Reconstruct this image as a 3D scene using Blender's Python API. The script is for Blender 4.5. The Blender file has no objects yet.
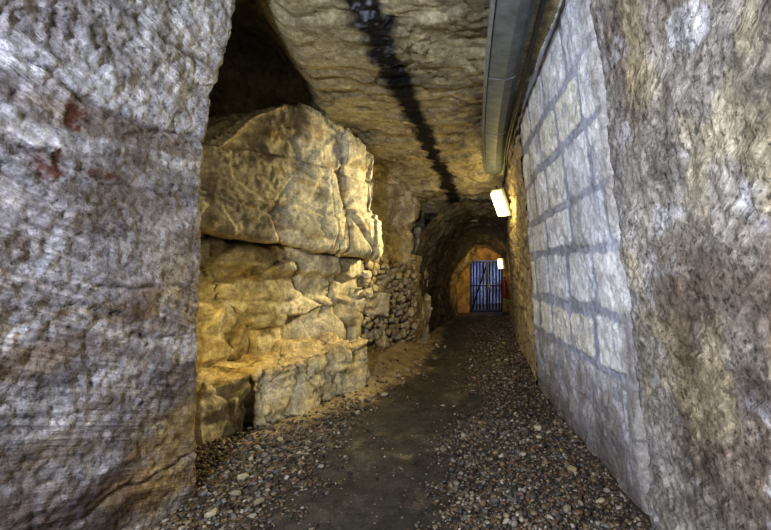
import bpy, bmesh, math, random
import numpy as np
from mathutils import Vector, Matrix, Euler
random.seed(4); rng=np.random.default_rng(7)
S=bpy.context.scene; COL=S.collection
S.view_settings.view_transform='Standard'
try: S.view_settings.look='Medium High Contrast'
except Exception as ex: print('look',ex)
# ------------------------------------------------------------------ noise
def h3(i,j,k,s):
    h=(i*374761393+j*668265263+k*1440662683+s*974711)&0xffffffff
    h=((h^(h>>13))*1274126177)&0xffffffff
    return ((h^(h>>16))&0xffffff)/float(0xffffff)
def vn(P,s=0):
    F=np.floor(P); f=P-F; I=F.astype(np.int64); f=f*f*f*(f*(f*6-15)+10)
    x,y,z=I[...,0],I[...,1],I[...,2]; fx,fy,fz=f[...,0],f[...,1],f[...,2]
    def L(a,b,t): return a+(b-a)*t
    return L(L(L(h3(x,y,z,s),h3(x+1,y,z,s),fx),L(h3(x,y+1,z,s),h3(x+1,y+1,z,s),fx),fy),
             L(L(h3(x,y,z+1,s),h3(x+1,y,z+1,s),fx),L(h3(x,y+1,z+1,s),h3(x+1,y+1,z+1,s),fx),fy),fz)*2-1
def fbm(P,sc=1,o=5,s=0,g=.5):
    P=P*np.array(sc if hasattr(sc,'__len__') else (sc,)*3); a=1; t=0; r=0
    for k in range(o):
        r=r+a*vn(P,s+k*17); t+=a; a*=g; P=P*2.03+11.7
    return r/t*1.6
def vorf(P,sc,s=0):
    P=P*np.array(sc if hasattr(sc,'__len__') else (sc,)*3); I=np.floor(P).astype(np.int64)
    f1=np.full(P.shape[:-1],9.); f2=f1.copy(); cid=np.zeros(P.shape[:-1]); O=np.zeros(P.shape)
    for a in (-1,0,1):
        for b in (-1,0,1):
            for c in (-1,0,1):
                i,j,k=I[...,0]+a,I[...,1]+b,I[...,2]+c
                v=P-np.stack([i+h3(i,j,k,s),j+h3(i,j,k,s+1),k+h3(i,j,k,s+2)],-1); d=np.sqrt((v*v).sum(-1))
                n=d<f1; f2=np.where(n,f1,np.minimum(f2,d)); cid=np.where(n,h3(i,j,k,s+3),cid); f1=np.where(n,d,f1); O=np.where(n[...,None],v,O)
    t=np.sin(cid*91.7)*O[...,0]+np.sin(cid*157.3)*O[...,1]+np.sin(cid*211.9)*O[...,2]
    return f1,f2,cid,t
def vor(P,sc,s=0): return vorf(P,sc,s)[:3]
def sst(a,b,x):
    t=np.clip((x-a)/(b-a),0,1); return t*t*(3-2*t)
def lin(r,g,b):
    c=np.array([r,g,b])/255.; return np.where(c<=.04045,c/12.92,((c+.055)/1.055)**2.4)
def mixc(c,col,m): return c*(1-m[...,None])+col*m[...,None]
# ------------------------------------------------------------------ object helpers
def tag(o,label=None,cat=None,group=None,kind=None):
    if label:o['label']=label
    if cat:o['category']=cat
    if group:o['group']=group
    if kind:o['kind']=kind
    return o
def mesh_obj(name,V,F,mat,col=None,parent=None,smooth=True):
    me=bpy.data.meshes.new(name); me.from_pydata(np.asarray(V).tolist(),[],F if isinstance(F,list) else F.tolist())
    if col is not None:
        a=me.attributes.new('Col','FLOAT_COLOR','POINT'); c=np.ones((len(V),4)); c[:,:3]=np.clip(col,0,1)
        a.data.foreach_set('color',c.ravel())
    me.materials.append(mat)
    if smooth: me.polygons.foreach_set('use_smooth',[True]*len(me.polygons))
    me.update()
    o=bpy.data.objects.new(name,me); COL.objects.link(o)
    if parent:o.parent=parent
    return o
def grid_faces(n,m):
    i=np.arange(n*m).reshape(n,m)
    return np.stack([i[:-1,:-1],i[1:,:-1],i[1:,1:],i[:-1,1:]],-1).reshape(-1,4)
def sheet(name,B,into,fn,mat,label,cat,flip=False):
    """B: (n,m,3) base points; into: vector roughly pointing into the room; fn(P,N)->disp,col"""
    du=np.gradient(B,axis=0); dv=np.gradient(B,axis=1); N=np.cross(du,dv); N/=np.linalg.norm(N,axis=-1,keepdims=True)+1e-9
    if np.mean(N@np.array(into))<0: N=-N; flip=True
    d,c=fn(B,N); P=B+N*d[...,None]; F=grid_faces(*B.shape[:2])
    if flip:F=F[:,::-1]
    o=mesh_obj(name,P.reshape(-1,3),F,mat,c.reshape(-1,3)); return tag(o,label,cat,kind='structure')
def bm_obj(name,bm,mat,parent=None,smooth=False):
    bmesh.ops.recalc_face_normals(bm,faces=bm.faces)
    me=bpy.data.meshes.new(name); bm.to_mesh(me); bm.free(); me.materials.append(mat)
    if smooth: me.polygons.foreach_set('use_smooth',[True]*len(me.polygons))
    o=bpy.data.objects.new(name,me); COL.objects.link(o)
    if parent:o.parent=parent
    return o
def bx(bm,c,s,bev=0,rot=None):
    b=bmesh.new(); bmesh.ops.create_cube(b,size=1)
    bmesh.ops.scale(b,vec=s,verts=b.verts)
    if bev: bmesh.ops.bevel(b,geom=b.edges[:],offset=bev,segments=2,affect='EDGES',profile=.5)
    if rot: bmesh.ops.rotate(b,matrix=Euler(rot).to_matrix(),verts=b.verts)
    bmesh.ops.translate(b,vec=c,verts=b.verts)
    t=bpy.data.meshes.new('t'); b.to_mesh(t); b.free(); bm.from_mesh(t); bpy.data.meshes.remove(t)
def tube(bm,pts,r,n=8):
    pts=[Vector(p) for p in pts]; rings=[]
    for i,p in enumerate(pts):
        d=(pts[min(i+1,len(pts)-1)]-pts[max(i-1,0)]).normalized()
        up=Vector((0,0,1)) if abs(d.z)<.9 else Vector((1,0,0))
        a=d.cross(up).normalized(); b=d.cross(a)
        rings.append([bm.verts.new(p+(a*math.cos(t)+b*math.sin(t))*r) for t in [k*2*math.pi/n for k in range(n)]])
    for A,B in zip(rings,rings[1:]):
        for k in range(n): bm.faces.new((A[k],A[(k+1)%n],B[(k+1)%n],B[k]))
    bm.faces.new(rings[0]); bm.faces.new(rings[-1])
def lathe(bm,prof,c=(0,0,0),n=20):
    rings=[[bm.verts.new((c[0]+r*math.cos(k*2*math.pi/n),c[1]+r*math.sin(k*2*math.pi/n),c[2]+z)) for k in range(n)] for r,z in prof]
    for A,B in zip(rings,rings[1:]):
        for k in range(n): bm.faces.new((A[k],A[(k+1)%n],B[(k+1)%n],B[k]))
    bm.faces.new(rings[0]); bm.faces.new(rings[-1])
def empty(name,loc,rot=(0,0,0)):
    o=bpy.data.objects.new(name,None); o.empty_display_size=.1; COL.objects.link(o); o.location=loc; o.rotation_euler=rot; return o
# ------------------------------------------------------------------ materials
def new_mat(name):
    m=bpy.data.materials.new(name); m.use_nodes=True; nt=m.node_tree; nt.nodes.clear()
    out=nt.nodes.new('ShaderNodeOutputMaterial'); b=nt.nodes.new('ShaderNodeBsdfPrincipled'); nt.links.new(b.outputs[0],out.inputs[0])
    return m,nt,b
def noise(nt,co,sc,det=8,rough=.6,dist=0):
    n=nt.nodes.new('ShaderNodeTexNoise'); n.inputs['Scale'].default_value=sc; n.inputs['Detail'].default_value=det
    n.inputs['Roughness'].default_value=rough; n.inputs['Distortion'].default_value=dist; nt.links.new(co,n.inputs['Vector']); return n.outputs['Fac']
def mrange(nt,v,a,b,c,d):
    n=nt.nodes.new('ShaderNodeMapRange'); nt.links.new(v,n.inputs['Value'])
    for k,x in zip(('From Min','From Max','To Min','To Max'),(a,b,c,d)): n.inputs[k].default_value=x
    return n.outputs['Result']
def math_(nt,op,a,b):
    n=nt.nodes.new('ShaderNodeMath'); n.operation=op
    for k,x in enumerate((a,b)):
        if isinstance(x,(int,float)): n.inputs[k].default_value=x
        else: nt.links.new(x,n.inputs[k])
    return n.outputs[0]
def rock_mat(name,bump=1.,rough=.9,chisel=None,pits=.5,con=1.,spec=.15,fine=60,mid=.45,pock=.0,chs=1.,n2b=.7,chsc=(3,3,48)):
    m,nt,b=new_mat(name); L=nt.links.new
    tc=nt.nodes.new('ShaderNodeTexCoord').outputs['Object']
    at=nt.nodes.new('ShaderNodeAttribute'); at.attribute_name='Col'
    n1=noise(nt,tc,2.6,8,.65,.2); n2=noise(nt,tc,fine*.4,9,.72); n3=noise(nt,tc,7,12,.74); n4=noise(nt,tc,fine*1.5,4,.7)
    f=math_(nt,'MULTIPLY',mrange(nt,n1,.3,.7,1-.3*con,1+.26*con),mrange(nt,n2,.34,.66,1-.38*con,1+.36*con))
    f=math_(nt,'MULTIPLY',f,mrange(nt,n3,.36,.64,1-.45*con,1+.36*con))
    f=math_(nt,'MULTIPLY',f,mrange(nt,n4,.32,.68,1-.3*con,1+.3*con))
    vo=nt.nodes.new('ShaderNodeTexVoronoi'); vo.inputs['Scale'].default_value=fine*.55; L(tc,vo.inputs['Vector'])
    pit=mrange(nt,vo.outputs['Distance'],.05,.35,0,1)
    pm=mrange(nt,noise(nt,tc,4,4),.45,.62,0,pits)
    pv=math_(nt,'SUBTRACT',1,math_(nt,'MULTIPLY',pm,math_(nt,'SUBTRACT',1,pit)))
    f=math_(nt,'MULTIPLY',f,pv)
    h=math_(nt,'ADD',math_(nt,'MULTIPLY',n3,mid),math_(nt,'MULTIPLY',n2,n2b))
    h=math_(nt,'ADD',h,math_(nt,'MULTIPLY',pv,.25)); h=math_(nt,'ADD',h,math_(nt,'MULTIPLY',n4,.25))
    if pock:   # crisp little pockmarks, only in patches
        pk=mrange(nt,noise(nt,tc,30,6,.7),.40,.44,0,1); mk=mrange(nt,noise(nt,tc,2.3,4),.5,.65,0,1)
        pk=math_(nt,'MAXIMUM',pk,mk); f=math_(nt,'MULTIPLY',f,mrange(nt,pk,0,1,1-pock,1.04)); h=math_(nt,'ADD',h,math_(nt,'MULTIPLY',pk,.2))
    if chisel is not None:   # tool marks: noise stretched along a tilted direction of the wall plane
        r0=nt.nodes.new('ShaderNodeMapping'); r0.inputs['Rotation'].default_value=(chisel,0,0); L(tc,r0.inputs['Vector'])
        mp=nt.nodes.new('ShaderNodeMapping'); mp.inputs['Scale'].default_value=chsc; L(r0.outputs[0],mp.inputs['Vector'])
        w=noise(nt,mp.outputs[0],1,5,.6,0); msk=mrange(nt,noise(nt,tc,1.8,4),.42,.58,.15,1)
        wm=math_(nt,'MULTIPLY',mrange(nt,w,.40,.60,0,1),msk)
        h=math_(nt,'ADD',h,math_(nt,'MULTIPLY',wm,.22*chs)); f=math_(nt,'MULTIPLY',f,mrange(nt,wm,0,1,1-.12*chs,1+.14*chs))
    sc=nt.nodes.new('ShaderNodeVectorMath'); sc.operation='SCALE'; L(at.outputs['Color'],sc.inputs[0]); L(f,sc.inputs['Scale'])
    L(sc.outputs[0],b.inputs['Base Color']); b.inputs['Roughness'].default_value=rough; b.inputs['Specular IOR Level'].default_value=spec
    bp=nt.nodes.new('ShaderNodeBump'); bp.inputs['Strength'].default_value=min(1,bump); bp.inputs['Distance'].default_value=.04*bump
    L(h,bp.inputs['Height']); L(bp.outputs[0],b.inputs['Normal']); return m
def plain(name,rgb,rough=.5,metal=0,var=.25,sc=30,bump=.1):
    m,nt,b=new_mat(name); L=nt.links.new; tc=nt.nodes.new('ShaderNodeTexCoord').outputs['Object']
    n=noise(nt,tc,sc,6); c=nt.nodes.new('ShaderNodeVectorMath'); c.operation='SCALE'; c.inputs[0].default_value=lin(*rgb)
    L(mrange(nt,n,.3,.7,1-var,1+var),c.inputs['Scale']); L(c.outputs[0],b.inputs['Base Color'])
    b.inputs['Roughness'].default_value=rough; b.inputs['Metallic'].default_value=metal
    bp=nt.nodes.new('ShaderNodeBump'); bp.inputs['Strength'].default_value=bump; bp.inputs['Distance'].default_value=.005; L(n,bp.inputs['Height']); L(bp.outputs[0],b.inputs['Normal']); return m
def emit(name,rgb,st):
    m,nt,b=new_mat(name); b.inputs['Base Color'].default_value=(.9,.85,.7,1); b.inputs['Emission Color'].default_value=(*rgb,1); b.inputs['Emission Strength'].default_value=st; return m
M_pier=rock_mat('hewn_rock',.66,chisel=.35,pits=.6,mid=.30,con=.95,pock=.45,n2b=.38,chs=2.2,chsc=(2,2.2,38))
M_right=rock_mat('pitted_rock',.7,chisel=.7,pits=.7,con=.95,mid=.32,pock=.5,n2b=.45,chs=1.7,chsc=(2,2.5,38))
M_mason=rock_mat('whitewashed_masonry',.5,pits=.25,con=.6,fine=80,pock=.18)
M_alc=rock_mat('sandstone',.62,pits=.25,con=.78,mid=.36)
M_ceil=rock_mat('ceiling_rock',.55,pits=.3,con=.85)
M_floor=rock_mat('packed_earth',.9,pits=.3,con=.9,rough=.45,spec=.5,fine=110)
M_peb=rock_mat('pebble',.25,pits=.0,con=.5,rough=.5,spec=.5,fine=140)
M_duct=plain('dull_grey_metal',(130,137,136),.5,.15,.3,9)
M_edge=plain('worn_metal_edge',(152,158,156),.5,.2,.25,20)
M_cable=plain('black_cable',(28,28,30),.5)
M_house=plain('lamp_housing',(190,185,170),.5)
M_gate=plain('dark_blue_steel',(20,23,42),.5,.3)
M_steel=plain('steel',(90,92,98),.4,.6)
M_red=plain('red_paint',(130,42,24),.5,0,.15); M_black=plain('black_plastic',(22,22,24),.5)
M_glow=emit('lamp_diffuser',(1,.82,.38),5.5); M_glow2=emit('lamp_diffuser_far',(1,.8,.34),5)
# ------------------------------------------------------------------ shell profiles
def xr(y): return np.interp(y,[0,2.65,3.4,4.44,5.45,8,10,13,16],[1.02,.98,.9,.76,.67,.66,.71,.82,.9])
def lean(y): return np.interp(y,[0,2.65,5.45,8,13],[.4,.36,.22,.27,.3])
def right_pts(y0,y1,z1,ry,rz):
    y=np.linspace(y0,y1,int((y1-y0)/ry)); z=np.linspace(-.1,z1,int(z1/rz)); Y,Z=np.meshgrid(y,z,indexing='ij')
    return np.stack([xr(Y)-lean(Y)*np.clip(Z/3.2,0,2)**1.3,Y,Z],-1)
def f_right(P,N):
    y,z=P[...,1],P[...,2]
    f1,f2,cid,t=vorf(P,(2.2,2.2,2.6),5)
    d=.012*fbm(P,1.3,5,1)+.012*fbm(P,6,6,2,.6)+.010*fbm(P,25,4,3)+.012*t
    e=2.66+.06*fbm(P,2,5,8,.6); d=d+.0-.09*sst(e-.06,e+.14,y)
    c=np.ones(P.shape)*lin(176,168,157)
    c=mixc(c,lin(136,117,99),sst(.05,.6,fbm(P,(1.6,1.6,1.2),6,20,.6))*.75)
    c=mixc(c,lin(224,222,224),sst(.25,.6,fbm(P,(3,3,4.5),6,30,.65))*.7)
    c=mixc(c,lin(108,99,92),sst(.1,.5,fbm(P,(2.5,2.5,3.5),6,36,.65))*.55)
    c=mixc(c,lin(204,188,150),sst(.2,.6,fbm(P,(2.4,2.4,2),5,34))*.5)
    c=mixc(c,lin(112,88,66),sst(.36,.02,np.abs(z-1.44-.18*fbm(P,2.5,6,6,.65)))*sst(2.25,1.85,y+.2*fbm(P,4,5,7,.6))*.6)
    c=mixc(c,lin(200,197,198),sst(e-.5,e-.02,y)*.55*sst(-.5,.3,fbm(P,5,5,91,.6)))
    return d,c
sheet('wall_right',right_pts(.3,2.82,3.75,.012,.013),(-1,0,0),f_right,M_right,'rough grey beige dressed rock wall in the right foreground','rock wall')
def f_mason(P,N):
    y,z=P[...,1],P[...,2]
    zb=np.array([-1,0,.40,.86,1.24,1.70,2.12,2.58,2.98,4]); w=.02*fbm(P,2.5,4,3)
    zz=z+w-.83+.03*(y-2.7); ki=np.clip(np.searchsorted(zb,zz,side='right')-1,0,len(zb)-2); z0=zb[ki]; z1=zb[ki+1]
    ln=.52+.28*h3(ki,ki*0,ki*0,4); o=h3(ki,ki*0+3,ki*0,6); yy=y+.025*fbm(P,3,4,13)+o*ln; j=np.floor(yy/ln); ji=j.astype(np.int64)
    hid=h3(ki,ji,ki*0,9); hid2=h3(ki,ji,ki*0+5,19)
    ez=np.minimum(zz-z0-.03*hid,z1-zz-.04*hid2); ey=np.minimum(yy-j*ln-.02*hid2,(j+1)*ln-yy-.06*hid); r=np.minimum(ez,ey)
    corner=np.sqrt(np.maximum(0,.08-ez)**2+np.maximum(0,.08-ey)**2); r=np.minimum(r,.08-corner)
    blk=sst(.012,.032,r+.018*fbm(P,10,5,4,.6))*sst(-.01,.03,zz)*(1-.6*sst(.4,.65,fbm(P,4,5,66,.6)))
    d=.008*fbm(P,3,4,2)+.006*fbm(P,20,5,5,.6)+blk*(.010+.012*(hid-.5)+.009*fbm(P,12,5,7,.6))-.017-.08*sst(2.76,2.60,y)
    low=sst(.0,-.05,zz); f1,f2,cid,t=vorf(P,(3,3,4),15)
    d=d+low*(.02*fbm(P,4,6,22,.6)+.02*t)
    c=np.ones(P.shape)*lin(188,192,206)*(1+.24*fbm(P,5,5,6,.6))[...,None]
    b=np.ones(P.shape)*lin(252,253,255); b=mixc(b,lin(248,246,236),sst(.5,.8,hid2)); b=mixc(b,lin(232,234,240),sst(.35,.2,hid2))
    b=b*(1+.18*fbm(P,9,5,16,.6))[...,None]; c=mixc(c,b,blk)
    ed=np.exp(-((r-.016)/.008)**2)*sst(0,.03,zz)*sst(-.2,.4,fbm(P,3,4,61)); c=mixc(c,lin(128,120,114),ed*.5)
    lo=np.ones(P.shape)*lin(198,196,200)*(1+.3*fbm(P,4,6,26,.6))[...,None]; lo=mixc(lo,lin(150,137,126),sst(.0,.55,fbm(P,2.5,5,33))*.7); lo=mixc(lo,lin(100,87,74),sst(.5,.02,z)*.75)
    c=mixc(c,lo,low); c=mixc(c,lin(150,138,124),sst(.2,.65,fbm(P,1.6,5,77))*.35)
    c=mixc(c,lin(172,164,156),sst(2.92,2.70,y+.14*fbm(P,3,5,83,.6))*.8); return d,c
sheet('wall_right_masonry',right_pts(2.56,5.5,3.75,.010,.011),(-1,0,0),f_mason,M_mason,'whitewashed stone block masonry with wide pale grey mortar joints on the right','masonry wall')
def f_far(P,N):
    z=P[...,2]; f1,f2,cid=vor(P,(4,3.2,5),45)
    d=.03*fbm(P,1.5,4,2)+.02*fbm(P,7,4,4)+.03*sst(0,.2,f2-f1)-.03
    c=np.ones(P.shape)*lin(190,174,140)*(.8+.4*cid)[...,None]; c=mixc(c,lin(80,70,58),sst(.12,0,f2-f1)*.7); return d,c
sheet('wall_right_far',right_pts(5.44,16,3.6,.03,.025),(-1,0,0),f_far,M_alc,'rough stone right wall running back from the masonry to the barred gate','rock wall')
# left pier
path=np.array([(-1.97,.3),(-1.94,1.5),(-1.91,2.5),(-1.88,2.98),(-1.90,3.03),(-2.0,3.08),(-2.6,3.24),(-4.6,3.35)])
def resamp(path,step):
    s=np.r_[0,np.cumsum(np.linalg.norm(np.diff(path,axis=0),axis=1))]; t=np.linspace(0,s[-1],int(s[-1]/step)); return np.stack([np.interp(t,s,path[:,0]),np.interp(t,s,path[:,1])],-1)
q=resamp(path,.012); zs=np.linspace(-.1,4.4,350)
B=np.zeros((len(q),len(zs),3)); B[...,:2]=q[:,None,:]; B[...,2]=zs[None,:]
B[...,0]+=.30*sst(2.0,3.85,B[...,2])-.03*sst(1.4,.4,B[...,2])
def f_pier(P,N):
    y,z=P[...,1],P[...,2]; zz=z+.1*fbm(P,.9,3,3)+.06*(y-2)
    f1,f2,cid,t=vorf(P,(1.4,1.4,2.2),71)
    d=.008*fbm(P,(1,1,1.6),4,1)+.009*fbm(P,(4,4,10),6,2,.6)+.008*fbm(P,26,4,3)+.010*t+.016*sst(2.2,2.6,z)*fbm(P,9,5,73,.6)
    cr=0
    for zc,wd,dp in ((.42,.012,.02),(.66,.010,.012),(.9,.010,.022),(1.2,.009,.010),(1.5,.010,.018),(1.78,.012,.022),(2.1,.010,.012),(2.42,.012,.018),(2.9,.016,.02)):
        g=np.exp(-((zz-zc+.03*fbm(P,5,3,int(zc*10)))/wd)**2)*sst(-.3,.3,fbm(P,1.5,3,int(zc*33))); d=d-dp*g; cr=cr+g
    c=np.ones(P.shape)*lin(184,179,183)
    c=mixc(c,lin(152,136,122),sst(.05,.5,fbm(P,(1.2,1.2,4),6,20,.6))*.65)
    c=mixc(c,lin(226,225,231),sst(.10,.5,fbm(P,(1.5,1.5,7),6,31,.62))*.8)
    c=mixc(c,lin(116,110,113),sst(.12,.5,fbm(P,(1.3,1.3,7),6,38,.62))*.6)
    c=mixc(c,lin(86,66,56),sst(1.3,.3,z)*sst(-.6,.3,fbm(P,(2,2,4),5,40,.6))*.88)
    c=mixc(c,lin(192,164,130),sst(.2,.5,fbm(P,(1.6,1.6,6),6,44,.6))*sst(2.3,1.2,z)*.45)
    c=mixc(c,lin(146,108,86),sst(.45,.75,fbm(P,(2.0,2.0,5),6,48,.62))*sst(2.6,1.2,z)*.3)
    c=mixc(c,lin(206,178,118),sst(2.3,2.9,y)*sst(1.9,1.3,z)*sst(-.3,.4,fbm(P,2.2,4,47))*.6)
    c=mixc(c,lin(218,216,212),sst(2.3,2.8,z)*sst(1.8,2.4,y)*.6)
    st=np.exp(-((y-2.08)/.14)**2-((z-2.26)/.11)**2)+.9*np.exp(-((y-2.0)/.08)**2-((z-2.02)/.09)**2)+.7*np.exp(-((y-2.28)/.12)**2-((z-2.02)/.03)**2); c=mixc(c,lin(110,60,44),sst(.2,.75,st*(.7+1.6*fbm(P,11,5,52,.65)))*.85)
    c=mixc(c,lin(92,82,78),np.clip(cr,0,1)*.6)
    return d,c
sheet('wall_left',B,(1,0,0),f_pier,M_pier,'pale grey hewn rock pier with chisel marks in the left foreground','rock wall')
# alcove wall
ap=np.array([(-4.6,3.2),(-3.4,3.65),(-2.90,4.35),(-2.43,5.16),(-1.95,6.03),(-1.72,6.7),(-1.5,7.4),(-1.32,8.1),(-1.2,8.6),(-1.1,9.2)])
q=resamp(ap,.018); zs=np.linspace(-.1,4.4,250); t=np.gradient(q,axis=0); t/=np.linalg.norm(t,axis=1,keepdims=True); nn=np.stack([t[:,1],-t[:,0]],-1)
B=np.zeros((len(q),len(zs),3)); off=-sst(1.95,2.2,zs)[None,:]*np.interp(q[:,1],[3.2,6.2,6.75,7.15,8.4],[1.5,1.3,1.0,.25,0])[:,None]
B[...,:2]=q[:,None,:]+nn[:,None,:]*off[...,None]; B[...,2]=zs[None,:]
def rockcol(P,s=0):
    c=np.ones(P.shape)*lin(212,200,164); c=mixc(c,lin(172,164,148),sst(0,.6,fbm(P,(1.2,1.2,2.2),6,60+s,.6))*.85)
    c=mixc(c,lin(230,220,192),sst(.2,.7,fbm(P,(2.3,2.3,4),5,70+s,.6))*.6); return mixc(c,lin(158,130,82),sst(.2,.7,fbm(P,(3,3,7),5,80+s,.6))*.6)
def zcrack(y): return np.interp(y,[4.0,6.2],[1.92,1.64])
def f_alc(P,N):
    z=P[...,2]; y=P[...,1]; W=P+.015*np.stack([fbm(P,2,3,90),fbm(P,2,3,91),fbm(P,2,3,92)],-1)
    f1,f2,cid,t1=vorf(W,(1.5,1.5,1.1),35); g1,g2,cd2,t2=vorf(W,(3.0,3.0,2.4),37)
    ck=sst(.02,0,f2-f1); zk=z-zcrack(y)+.04*fbm(P,3,3,95); zl=z-1.12+.05*fbm(P,2,3,97)+.05*(y-5)
    d=.09*(cid-.5)+.12*t1+.06*t2+.035*(cd2-.5)-.04*ck+.014*fbm(P,(2,2,8),5,3)+.010*fbm(P,12,5,5,.6)
    nr=sst(6.9,6.2,y); d=d+nr*(.15*sst(-.36,-.26,zk)*sst(.0,-.03,zk)-.14*np.exp(-(zk/.05)**2)+.05*sst(.03,-.03,zl)-.04*np.exp(-(zl/.025)**2))
    c=rockcol(P)*(.82+.36*cid)[...,None]; c=mixc(c,lin(90,72,45),ck*.4); c=mixc(c,lin(80,62,38),nr*np.exp(-(zk/.035)**2)*.6)
    c=mixc(c,lin(70,64,56),sst(2.0,2.3,z)*sst(6.9,6.3,y)*.85)  # shade of the upper recess painted into the rock colour
    return d,c
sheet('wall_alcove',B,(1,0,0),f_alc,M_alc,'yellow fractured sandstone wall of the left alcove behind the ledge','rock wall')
# ceiling
cx=np.linspace(-5.4,1.1,280); cy=np.linspace(.3,9.7,380); X,Y=np.meshgrid(cx,cy,indexing='ij')
def zc(y): return np.interp(y,[0,3,6,7.5,8.4,9.0,9.8],[3.5,3.45,3.33,3.06,2.72,2.5,2.38])
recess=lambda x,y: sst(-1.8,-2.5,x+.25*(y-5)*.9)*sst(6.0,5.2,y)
B=np.stack([X,Y,zc(Y)+.7*recess(X,Y)],-1)
def f_ceil(P,N):
    x=P[...,0]; y=P[...,1]; t=1.7*fbm(P*np.array((.7,1.2,1)),.8,7,4,.55)+.2*x; fl=np.floor(t); fr=t-fl; ter=(fl+sst(.94,1,fr))
    t2=3.2*fbm(P*np.array((.6,1.3,1)),1.4,7,14,.55); fl2=np.floor(t2); ter2=fl2+sst(.92,1,t2-fl2)
    d=.042*ter+.014*ter2+.005*fbm(P,3,4,6)+.006*fbm(P,14,5,7)
    d=d*sst(.5,-.1,x) 
    c=np.ones(P.shape)*lin(186,174,140); c=mixc(c,lin(142,134,114),sst(0,.6,fbm(P,1.2,6,20,.6))*.8); c=mixc(c,lin(212,200,164),sst(.2,.6,fbm(P,(2,2,2),6,21,.6))*.6)
    c=mixc(c,lin(100,88,66),sst(.10,.02,np.minimum(fr,1-fr))*.45)
    c=mixc(c,lin(70,64,56),recess(x,y)*.8)  # ceiling colour darkened over the recess, standing in for its shade
    xc=np.interp(y,[2,3,4.5,6.7,9],[-.8,-.84,-.88,-.78,-.45])+.03*fbm(P,2,3,50)
    n=fbm(P,7,7,51,.65); m=sst(.20,.08,np.abs(x-xc)*np.interp(y,[2.8,4.5],[.8,1.05])+.1*n)
    c=mixc(c,lin(24,24,31),m*.95); wsp=m*sst(.3,.6,fbm(P,20,4,55))*sst(5.0,3.2,y)*.8; c=mixc(c,lin(150,152,165),wsp)
    return d,c
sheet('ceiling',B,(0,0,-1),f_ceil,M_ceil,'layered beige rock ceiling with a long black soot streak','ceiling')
# tunnel vault
pr=np.array([(-1.3,-.1),(-1.33,.8),(-1.27,1.35),(-1.08,1.85),(-.75,2.25),(-.3,2.46),(.15,2.46),(.5,2.25),(.75,1.95)])
q=resamp(pr,.025); ys=np.linspace(8.25,16,280); B=np.zeros((len(q),len(ys),3)); B[...,0]=q[:,0][:,None]+(np.interp(ys,[8.25,9.2,13.3],[.0,.17,.62]))[None,:]*np.clip((-.1-q[:,0])/.8,0,1)[:,None]; B[...,1]=ys[None,:]; B[...,2]=q[:,1][:,None]+(.22*sst(9.2,8.25,ys)-.55*sst(9.0,13,ys))[None,:]*sst(.9,2,q[:,1])[:,None]
def f_vault(P,N):
    f1,f2,cid,t=vorf(P,(5,3.4,7.5),55); d=.05*fbm(P,1.5,5,2)+.028*fbm(P,8,5,4,.6)+.014*sst(0,.15,f2-f1)+.03*(cid-.5)-.02
    c=np.ones(P.shape)*lin(118,111,97)*(.75+.5*cid)[...,None]; c=mixc(c,lin(70,63,53),sst(.10,0,f2-f1)*.7); return d,c
sheet('wall_tunnel_vault',B,(1,0,-1),f_vault,M_alc,'dark rounded stone tunnel vault leading to the barred gate','tunnel vault')
# floor
def floor_z(x,y):
    P=np.stack([x,y,x*0],-1)
    z=.02*fbm(P,1.2,4,1)+.012*fbm(P,5,3,2)-.02*np.exp(-((x+.58)/.4)**2)
    z=z+.22*np.exp(-((x+1.75)/.42)**2-((y-6.6)/.8)**2)+.14*np.exp(-((x+1.4)/.3)**2-((y-7.7)/.7)**2)+.04*sst(-1.75,-2.2,x)*sst(4.2,3.2,y)
    return z+.08*sst(.12,.0,xr(y)-x)*.5
fx=np.linspace(-4.6,1.2,260); fy=np.r_[np.linspace(.3,7,330),np.linspace(7.03,16,200)]; X,Y=np.meshgrid(fx,fy,indexing='ij')
B=np.stack([X,Y,floor_z(X,Y)],-1)
def pathmask(x,y,P): return sst(.74,.14,np.abs(x-np.interp(y,[2.5,5,9],[-.78,-.62,-.5]))+.26*fbm(P,1.6,4,70)+.22*fbm(P,6,4,79))
def sandmask(x,y): return np.clip(np.exp(-((x+1.75)/.5)**2-((y-6.7)/1.1)**2)+.9*np.exp(-((x+1.3)/.3)**2-((y-7.8)/.9)**2)+.9*np.exp(-((x-np.interp(y,[3,3.5,5.8,8.5],[-2.2,-2.25,-1.25,-1.1]))/.27)**2)*sst(3.3,4.2,y),0,1.2)
def f_floor(P,N):
    x,y=P[...,0],P[...,1]; m=pathmask(x,y,P); c=np.ones(P.shape)*lin(90,77,64); c=mixc(c,lin(88,83,75),m)
    c=mixc(c,lin(120,111,98),sst(.1,.5,fbm(P,5,6,75,.65))*.5)
    c=mixc(c,lin(206,184,136),sst(.12,.95,sandmask(x,y)+.5*fbm(P,3,6,71,.62))); c=mixc(c,lin(120,98,62),sst(-1.6,-2.1,x)*sst(4.4,3.4,y)*.7)
    return .006*fbm(P,20,4,3)+.004*fbm(P,45,3,9),c
sheet('floor',B,(0,0,1),f_floor,M_floor,'brown packed earth floor with a worn path down the middle','floor')
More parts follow.
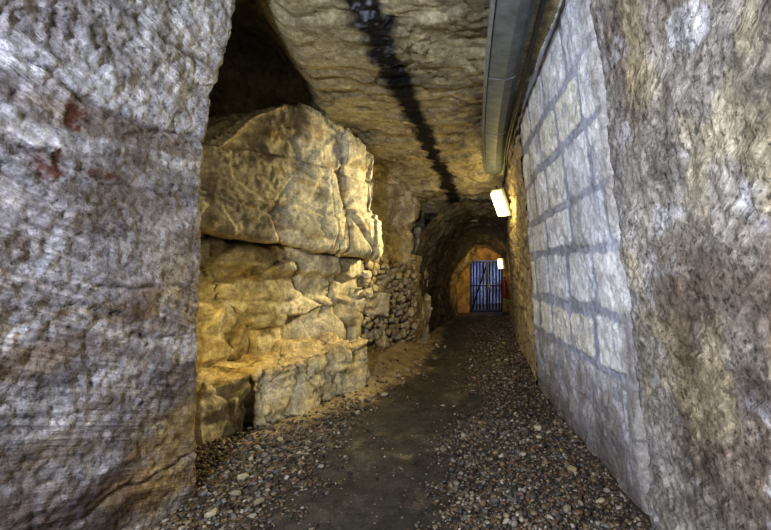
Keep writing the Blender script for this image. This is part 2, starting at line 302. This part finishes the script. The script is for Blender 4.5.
# end wall
bm=bmesh.new(); yb=13.45
for (x0,x1,z0,z1) in ((-1.5,-.36,-.1,2.7),(.62,1.3,-.1,2.7),(-.37,.63,1.53,2.7)): bx(bm,((x0+x1)/2,yb,(z0+z1)/2),(x1-x0,.4,z1-z0))
bmesh.ops.subdivide_edges(bm,edges=bm.edges[:],cuts=14,use_grid_fill=True)
P=np.array([v.co for v in bm.verts]); d=.05*fbm(P,3,4,3)+.05*(vor(P,(4,4,5),12)[2]-.5)
for v,k in zip(bm.verts,d): v.co.y+=k
o=bm_obj('wall_back',bm,M_alc,smooth=True); a=o.data.attributes.new('Col','FLOAT_COLOR','POINT'); cc=np.ones((len(P),4)); cc[:,:3]=lin(160,134,92)*(1+.5*fbm(P,5,4,8))[:,None]; a.data.foreach_set('color',np.clip(cc,0,1).ravel())
tag(o,'stone end wall around the barred gate opening','end wall',kind='structure')
X,Z=np.meshgrid(np.linspace(-1.5,1.3,60),np.linspace(-.1,2.6,60),indexing='ij'); B=np.stack([X,X*0+15.9,Z],-1)
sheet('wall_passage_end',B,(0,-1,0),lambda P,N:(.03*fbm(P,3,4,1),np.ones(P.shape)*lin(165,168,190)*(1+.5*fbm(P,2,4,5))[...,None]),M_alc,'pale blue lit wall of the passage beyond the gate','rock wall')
# ------------------------------------------------------------------ rocks
DG=bpy.context.evaluated_depsgraph_get
def rock(name,pts,vox,fn,mat,colfn):
    bm=bmesh.new(); vs=[bm.verts.new(p) for p in pts]; r=bmesh.ops.convex_hull(bm,input=vs)
    bmesh.ops.delete(bm,geom=[v for v in bm.verts if not v.link_faces],context='VERTS'); bmesh.ops.recalc_face_normals(bm,faces=bm.faces)
    me=bpy.data.meshes.new('h'); bm.to_mesh(me); bm.free(); o=bpy.data.objects.new(name,me); COL.objects.link(o)
    md=o.modifiers.new('r','REMESH'); md.mode='VOXEL'; md.voxel_size=vox
    e=o.evaluated_get(DG()); m2=bpy.data.meshes.new_from_object(e); n=len(m2.vertices)
    o.modifiers.clear(); o.data=m2; bpy.data.meshes.remove(me)
    V=np.zeros(n*3); m2.vertices.foreach_get('co',V); V=V.reshape(-1,3); N=np.zeros(n*3); m2.vertex_normals.foreach_get('vector',N); N=N.reshape(-1,3)
    V2=V+N*fn(V)[:,None]; m2.vertices.foreach_set('co',V2.ravel())
    a=m2.attributes.new('Col','FLOAT_COLOR','POINT'); c=np.ones((n,4)); c[:,:3]=np.clip(colfn(V),0,1); a.data.foreach_set('color',c.ravel())
    m2.materials.clear(); m2.materials.append(mat); m2.polygons.foreach_set('use_smooth',[True]*len(m2.polygons)); m2.update(); return o
def rf(P,a=1.,b=1.):
    W=P+.02*np.stack([fbm(P,2,3,90),fbm(P,2,3,91),fbm(P,2,3,92)],-1); f1,f2,cid,t=vorf(W,(1.0,1.0,.8),66); g1,g2,c2,t2=vorf(W,(3,3,2.4),62)
    return .012*fbm(P,2,4,5)+.010*fbm(P,(6,6,14),5,6,.6)+.006*fbm(P,20,4,7)+a*(.05*(cid-.5)+.14*t)+b*(.05*t2+.025*(c2-.5))-.02*sst(.02,0,f2-f1)
def slabf(P):   # one large cut face with a few bedding lines, vertical fractures only near the right hand end
    k=sst(5.35,5.8,P[:,1]); fr=vorf(P,(2.8,2.8,.5),81); z=P[:,2]+.05*fbm(P,2,3,85)+.05*(P[:,1]-5)
    bed=-.03*np.exp(-((z-2.18)/.018)**2)+.04*sst(2.20,2.16,z)-.03*np.exp(-((z-2.74)/.016)**2)-.06*sst(2.72,2.77,z)
    return rf(P,.65,.4)+bed+k*(.07*(fr[2]-.5)+.06*fr[3]-.06*sst(.05,0,fr[1]-fr[0]))
def rc(P): return rockcol(P,5)
L0=np.array((-2.72,4.05)); L1=np.array((-1.38,6.26)); dirv=(L1-L0)/np.linalg.norm(L1-L0); nv=np.array((-dirv[1],dirv[0]))
def LP(t,o,z): p=L0+(L1-L0)*t+nv*o; return (p[0],p[1],z)
pts=[LP(-.1,.06,1.95),LP(.55,.04,1.76),LP(.95,.04,1.68),LP(1.04,.3,1.68),LP(-.1,1.2,1.95),LP(.9,1.2,1.7),
     LP(-.1,.10,2.25),LP(.05,.10,2.42),LP(.30,.12,3.22),LP(.5,.12,3.46),LP(.80,.06,3.30),LP(1.0,.05,3.06),LP(1.06,.3,3.0),LP(-.1,1.2,2.3),LP(.05,1.2,2.5),LP(.30,.9,3.3),LP(.95,1.0,3.3)]
tag(rock('rock_slab',pts,.02,slabf,M_alc,rc),'huge overhanging sandstone block jutting from upper left alcove under the ceiling','rock')
E0=np.array((-2.53,3.34)); E1=np.array((-1.42,5.78)); ed=(E1-E0)/np.linalg.norm(E1-E0); en=np.array((-ed[1],ed[0]))
def EP(t,o,z): p=E0+(E1-E0)*t+en*o; return (p[0],p[1],z)
ledge=[(-.04,.36,.05,.5,'long pale ledge block nearest the left pier with a dark shadowed front'),(.365,.615,.0,.52,'second ledge block from the left pier, broad squared pale front'),
       (.61,.835,.03,.54,'third ledge block from the left pier, split upright front'),(.83,1.0,.02,.55,'last ledge block, rounded end beside the sandy heap')]
def ledgecol(P):
    c=mixc(rockcol(P,9),lin(224,208,164),np.full(len(P),.5)); return mixc(c,lin(208,180,122),sst(.44,.52,P[:,2])*.6)
for t0,t1,o,h,lab in ledge:
    pts=[EP(t0,o-.04,-.1),EP(t1,o-.04,-.1),EP(t0,o,h-.03),EP(t1,o,h-.02),EP(t0,o+.02,h),EP(t1,o+.02,h+.01),EP(t0,.75,-.1),EP(t1,.7,-.1),EP(t0,.75,h+.04),EP(t1,.7,h+.03)]
    tag(rock('ledge_block',pts,.018,lambda P:rf(P,.4,1.5)+.018*fbm(P,9,6,3,.62)+.024*fbm(P,(2.5,2.5,10),4,8),M_alc,ledgecol),lab,'rock',group='hewn rock ledge along the alcove')
def ico(sub):
    b=bmesh.new(); bmesh.ops.create_icosphere(b,subdivisions=sub,radius=1); b.verts.ensure_lookup_table()
    V=np.array([v.co for v in b.verts]); F=np.array([[v.index for v in f.verts] for f in b.faces]); b.free(); return V,F
IV3,IF3=ico(4); IV1,IF1=ico(1); IV2,IF2=ico(2)
def stone_mesh(seed,flat=.75):
    V=np.sign(IV3)*np.abs(IV3)**.42; r=np.random.default_rng(seed)
    for k in range(10):
        n=r.normal(size=3); n/=np.linalg.norm(n); dd=V@n-r.uniform(.72,1.0); V=V-np.maximum(dd,0)[:,None]*n*.98
    V=V*np.array((1,.85,flat)); return V*(1+.06*fbm(IV3+seed*3.1,1.6,3,seed)+.04*fbm(IV3+seed,5,3,seed))[:,None]
protos=[]
for k in range(6):
    V=stone_mesh(k+1); c=np.ones(V.shape)*lin(*[(214,200,162),(190,178,150),(222,208,172),(176,162,132),(200,180,138),(204,194,170)][k])*(1+.15*fbm(V,2,4,k))[:,None]
    me=mesh_obj('tmp',V,IF3,M_alc,c); protos.append(me.data); bpy.data.objects.remove(me)
for row in range(15):
    y=6.5+random.random()*.2; zrow=.18+row*.1
    while y<8.3:
        s=random.uniform(.04,.105); i=np.interp(y,ap[:,1],ap[:,0]); z=zrow+random.uniform(-.04,.04)
        if z<1.74-.16*(y-6.4):
            o=bpy.data.objects.new('rubble_stone',protos[random.randrange(6)]); COL.objects.link(o)
            o.location=(i+.04+random.uniform(-.015,.03),y,z); o.scale=(s*.7,s*1.25,s*random.uniform(.65,1.0)); o.rotation_euler=(random.uniform(-.5,.5),random.uniform(-.2,.2),-.2+random.uniform(-.3,.3))
            tag(o,'rough yellowish rubble stone packed into the dry stone wall past the ledge','stone',group='rubble stones in the left wall')
        y+=s*2.05
for k in range(40):
    while True:
        y=random.uniform(2.7,8.5)
        if random.random()<.6: x=np.interp(y,[2.6,3.1,3.5,5.8,8.5],[-1.7,-1.7,-2.1,-1.2,-.95])+abs(random.gauss(0,.2))
        else: x=float(xr(np.array(y)))-.12-abs(random.gauss(0,.18))
        if x<.85: break
    s=random.uniform(.018,.036); o=bpy.data.objects.new('loose_stone',protos[random.randrange(6)]); COL.objects.link(o)
    o.location=(x,y,float(floor_z(np.array(x),np.array(y)))+s*.7); o.scale=(s*1.2,s,s*.9); o.rotation_euler=(random.uniform(-.2,.2),random.uniform(-.2,.2),random.uniform(0,6))
    tag(o,'loose pale stone lying on the gravel near the foot of the walls','stone',group='loose stones on the gravel')
pal=np.array([lin(*c) for c in ((154,133,106),(112,94,75),(131,126,119),(80,74,68),(119,93,72),(188,176,157),(107,100,94),(143,122,96),(72,62,54))])
def gravel(n,ya,yb,IV,IF,md):
    y=rng.uniform(ya,yb,n); xl=np.interp(y,[1.7,3.1,3.3,3.6,5.8,7,9.4,13],[-1.95,-1.95,-2.5,-2.5,-1.4,-1.4,-1,-.7])
    x=xl+(xr(y)-xl)*rng.random(n); P=np.stack([x,y,x*0],-1); m=pathmask(x,y,P); sand=sandmask(x,y)
    keep=rng.random(n)>np.clip(m*.95+sand*.8,0,.96); x,y=x[keep],y[keep]; n=len(x)
    r=np.clip(rng.lognormal(math.log(md),.42,n),.004,.024)*(1-.4*m[keep])
    A=rng.uniform(0,2*np.pi,n); T=rng.normal(0,.35,n); sc=np.stack([r*rng.uniform(.9,1.5,n),r*rng.uniform(.75,1.1,n),r*rng.uniform(.5,.85,n)],-1)
    V=IV[None]*(1+rng.normal(0,.09,(n,len(IV),1))); V=V*sc[:,None,:]
    ca,sa=np.cos(A)[:,None],np.sin(A)[:,None]; ct,st=np.cos(T)[:,None],np.sin(T)[:,None]
    X,Y,Z=V[...,0],V[...,1],V[...,2]; X,Z=X*ct-Z*st,X*st+Z*ct; X,Y=X*ca-Y*sa,X*sa+Y*ca
    z=floor_z(x,y)+r*rng.uniform(.1,.8,n); V=np.stack([X+x[:,None],Y+y[:,None],Z+z[:,None]],-1).reshape(-1,3)
    F=(IF[None]+(np.arange(n)*len(IV))[:,None,None]).reshape(-1,3); c=pal[rng.integers(0,len(pal),n)]*rng.uniform(.5,1.1,(n,1)); return V,F,np.repeat(c,len(IV),0)
A_=gravel(22000,2.2,4.4,IV2,IF2,.0090); B_=gravel(24000,4.4,12.5,IV1,IF1,.011)
tag(mesh_obj('gravel',np.r_[A_[0],B_[0]],np.r_[A_[1],B_[1]+len(A_[0])],M_peb,np.r_[A_[2],B_[2]]),'mixed brown and grey gravel strewn along both sides of the path','gravel',kind='stuff')
# ------------------------------------------------------------------ overhead trunking
def tz(y): return 3.3-.06*(y-3)
def tx(y): return -.09*math.sin(math.pi*min(1,max(0,(y-2.2)/6.4)))
tk=empty('cable_trunking',(.26,4.5,0)); y0,y1=.5,8.0
def prism(prof,a,b):
    bm=bmesh.new(); R=[[bm.verts.new((x+tx(y),y-4.5,z+tz(y))) for x,z in prof] for y in np.linspace(a,b,24)]
    for A,B in zip(R,R[1:]):
        for k in range(len(prof)): bm.faces.new((A[k],A[(k+1)%len(prof)],B[(k+1)%len(prof)],B[k]))
    bm.faces.new(R[0]); bm.faces.new(R[-1]); return bm
bm_obj('body',prism([(-.13,0),(.02,-.02),(.10,.01),(.15,.07),(.15,.17),(-.15,.17),(-.155,.03)],y0,y1),M_duct,tk)
bm_obj('lid',prism([(-.165,.0),(-.14,-.014),(-.135,.0),(-.15,.02),(-.15,.1),(-.165,.1)],y0,y1),M_edge,tk)
for yc in (2.6,4.1,5.6,7.1): bm_obj('joint_collar',prism([(-.14,-.006),(.02,-.026),(.105,.004),(.156,.067),(.156,.18),(-.17,.18),(-.17,.02)],yc-.02,yc+.02),M_duct,tk)
for yc in (3.2,4.8,6.4,7.7):
    bm=bmesh.new(); bx(bm,(tx(yc),yc-4.5,tz(yc)+.28),(.03,.03,.25)); bm_obj('hanger',bm,M_steel,tk)
tag(tk,'long grey metal cable trunking hung under the ceiling on the right','trunking')
labs=['thickest black cable running beside the trunking along the wall','thin black cable sagging lowest under the trunking']
for k,(dx,dz,r) in enumerate(((.185,.0,.022),(.15,-.06,.012))):
    bm=bmesh.new(); tube(bm,[(.26+tx(y)+dx+.012*math.sin(y*1.7+k),y,tz(y)+dz-.03*abs(math.sin(y*1.3+k))) for y in np.linspace(.5,7.9,60)],r); tag(bm_obj('cable',bm,M_cable,smooth=True),labs[k],'cable')
bm=bmesh.new(); tube(bm,[(.34,7.85,2.98),(.37,7.84,2.9),(.36,7.82,2.84),(.35,7.8,2.78)],.01); tag(bm_obj('cable',bm,M_cable,smooth=True),'short black cable dropping from trunking end to the nearer lamp','cable')
# ------------------------------------------------------------------ lamps
def lamp(loc,rot,w,h,mat,label):
    t=empty('wall_lamp',loc,rot)   # local -x points into the tunnel
    bm=bmesh.new(); bx(bm,(.02,0,0),(.06,w,h),.012); bm_obj('housing',bm,M_house,t)
    bm=bmesh.new(); bx(bm,(-.045,0,0),(.08,w*.84,h*.88),.03); bm_obj('diffuser',bm,mat,t,True)
    for z in (-.3,0,.3):
        bm=bmesh.new(); tube(bm,[(0,-w*.5,z*h),(-.09,-w*.46,z*h),(-.095,w*.46,z*h),(0,w*.5,z*h)],.004,6); bm_obj('guard_bar',bm,M_steel,t)
    bm=bmesh.new(); lathe(bm,[(.014,0),(.018,.01),(.018,.04),(.012,.05)],(.02,0,h/2-.005),12); bm_obj('cable_gland',bm,M_black,t)
    return tag(t,label,'lamp')
lamp((.32,7.6,2.53),(0,math.radians(-30),math.radians(48)),.24,.5,M_glow,'bright bulkhead lamp below the end of the grey trunking')
lamp((.5,11.5,1.46),(0,math.radians(-8),math.radians(30)),.16,.28,M_glow2,'small glowing lamp on right wall beside the barred gate')
def light(name,kind,loc,en,col,size=.1,rot=None,sy=None,aim=None,cone=None,blend=.6):
    l=bpy.data.lights.new(name,kind); l.energy=en; l.color=col
    if kind=='AREA':
        l.size=size
        if sy: l.shape='RECTANGLE'; l.size_y=sy
    else: l.shadow_soft_size=size
    if kind=='SPOT': l.spot_size=math.radians(cone); l.spot_blend=blend
    o=bpy.data.objects.new(name,l); COL.objects.link(o); o.location=loc
    if rot:o.rotation_euler=rot
    if aim:o.rotation_euler=(Vector(aim)-Vector(loc)).to_track_quat('-Z','Y').to_euler()
    return o
light('lamp_light','SPOT',(.1,7.25,2.45),520,(1,.87,.52),.12,aim=(-2.3,5.0,1.7),cone=82,blend=1)
light('lamp_glow','POINT',(.16,7.45,2.42),5,(1,.8,.4),.08)
light('lamp_wall_glow','POINT',(.30,7.1,2.35),9,(1,.78,.32),.05)
light('far_lamp_light','SPOT',(.35,11.6,1.5),70,(1,.68,.24),.06,aim=(-.5,13.3,1.1),cone=100,blend=1)
light('far_lamp_glow','POINT',(.34,11.4,1.45),3,(1,.68,.26),.06)
light('alcove_light','SPOT',(-2.5,3.55,1.3),36,(1,.77,.3),.12,aim=(-2.0,5.3,.75),cone=90,blend=.8)
light('daylight','AREA',(-1.2,-.9,2.3),190,(.79,.86,1),.35,(math.radians(90),0,math.radians(-19)),.35)
light('passage_daylight','AREA',(0,14.5,1.9),60,(.5,.62,1),.8,(math.radians(40),0,0))
# ------------------------------------------------------------------ gate
g=empty('barred_gate',(.13,13.28,0)); W,H=.96,1.5
bm=bmesh.new()
for x in (-W/2+.025,W/2-.025): bx(bm,(x,0,H/2),(.05,.05,H))
bx(bm,(0,0,H-.025),(W,.05,.05)); bx(bm,(0,0,.03),(W,.05,.05)); bm_obj('gate_frame',bm,M_gate,g)
for k in range(9):
    bm=bmesh.new(); x=-W/2+.05+(k+.5)*(W-.1)/9; tube(bm,[(x,0,.03),(x,0,H-.03)],.02); bm_obj('bar',bm,M_gate,g,True)
bm=bmesh.new(); tube(bm,[(-W/2+.04,.03,.06),(.02,.03,H-.06)],.022); bm_obj('diagonal_brace',bm,M_gate,g)
bm=bmesh.new(); bx(bm,(0,.02,.78),(W-.06,.02,.04)); bm_obj('rail',bm,M_gate,g)
bm=bmesh.new(); bx(bm,(.02,0,H/2),(.08,.045,H-.06)); bm_obj('middle_post',bm,M_gate,g)
bm=bmesh.new(); bx(bm,(.08,-.03,.78),(.09,.03,.16),.006); bm_obj('lock_plate',bm,M_steel,g)
for z in (.3,1.2):
    bm=bmesh.new(); tube(bm,[(-W/2,-.03,z-.05),(-W/2,-.03,z+.05)],.02); bm_obj('hinge',bm,M_steel,g)
tag(g,'blue steel barred gate closing the far end of the tunnel','gate')
e=empty('fire_extinguisher',(.62,12.4,.5))
bm=bmesh.new(); lathe(bm,[(.03,0),(.075,.01),(.08,.04),(.08,.4),(.06,.47),(.028,.5),(.028,.53)]); bm_obj('cylinder',bm,M_red,e,True)
bm=bmesh.new(); bx(bm,(0,0,.555),(.05,.05,.05),.005); bx(bm,(-.05,0,.59),(.12,.025,.015),rot=(0,.25,0)); bm_obj('valve_handle',bm,M_black,e)
bm=bmesh.new(); tube(bm,[(-.03,0,.56),(-.09,-.02,.52),(-.1,-.03,.4),(-.09,-.03,.2)],.012); bm_obj('hose',bm,M_black,e,True)
bm=bmesh.new(); bx(bm,(.1,0,.25),(.04,.12,.06)); bm_obj('wall_bracket',bm,M_steel,e)
tag(e,'red fire extinguisher hung on right wall beside the gate','fire extinguisher')
# ------------------------------------------------------------------ world + camera
w=bpy.data.worlds.new('World'); S.world=w; w.use_nodes=True; w.node_tree.nodes['Background'].inputs[0].default_value=(.5,.55,.7,1); w.node_tree.nodes['Background'].inputs[1].default_value=.01
cd=bpy.data.cameras.new('camera'); cam=bpy.data.objects.new('camera',cd); COL.objects.link(cam); cam.location=(0,0,1.6); cam.rotation_euler=(math.pi/2,0,0)
cd.sensor_width=36; cd.lens=450/771*36; cd.shift_x=-(482-385.5)/771; cd.shift_y=-7/771; cd.clip_start=.05
S.camera=cam
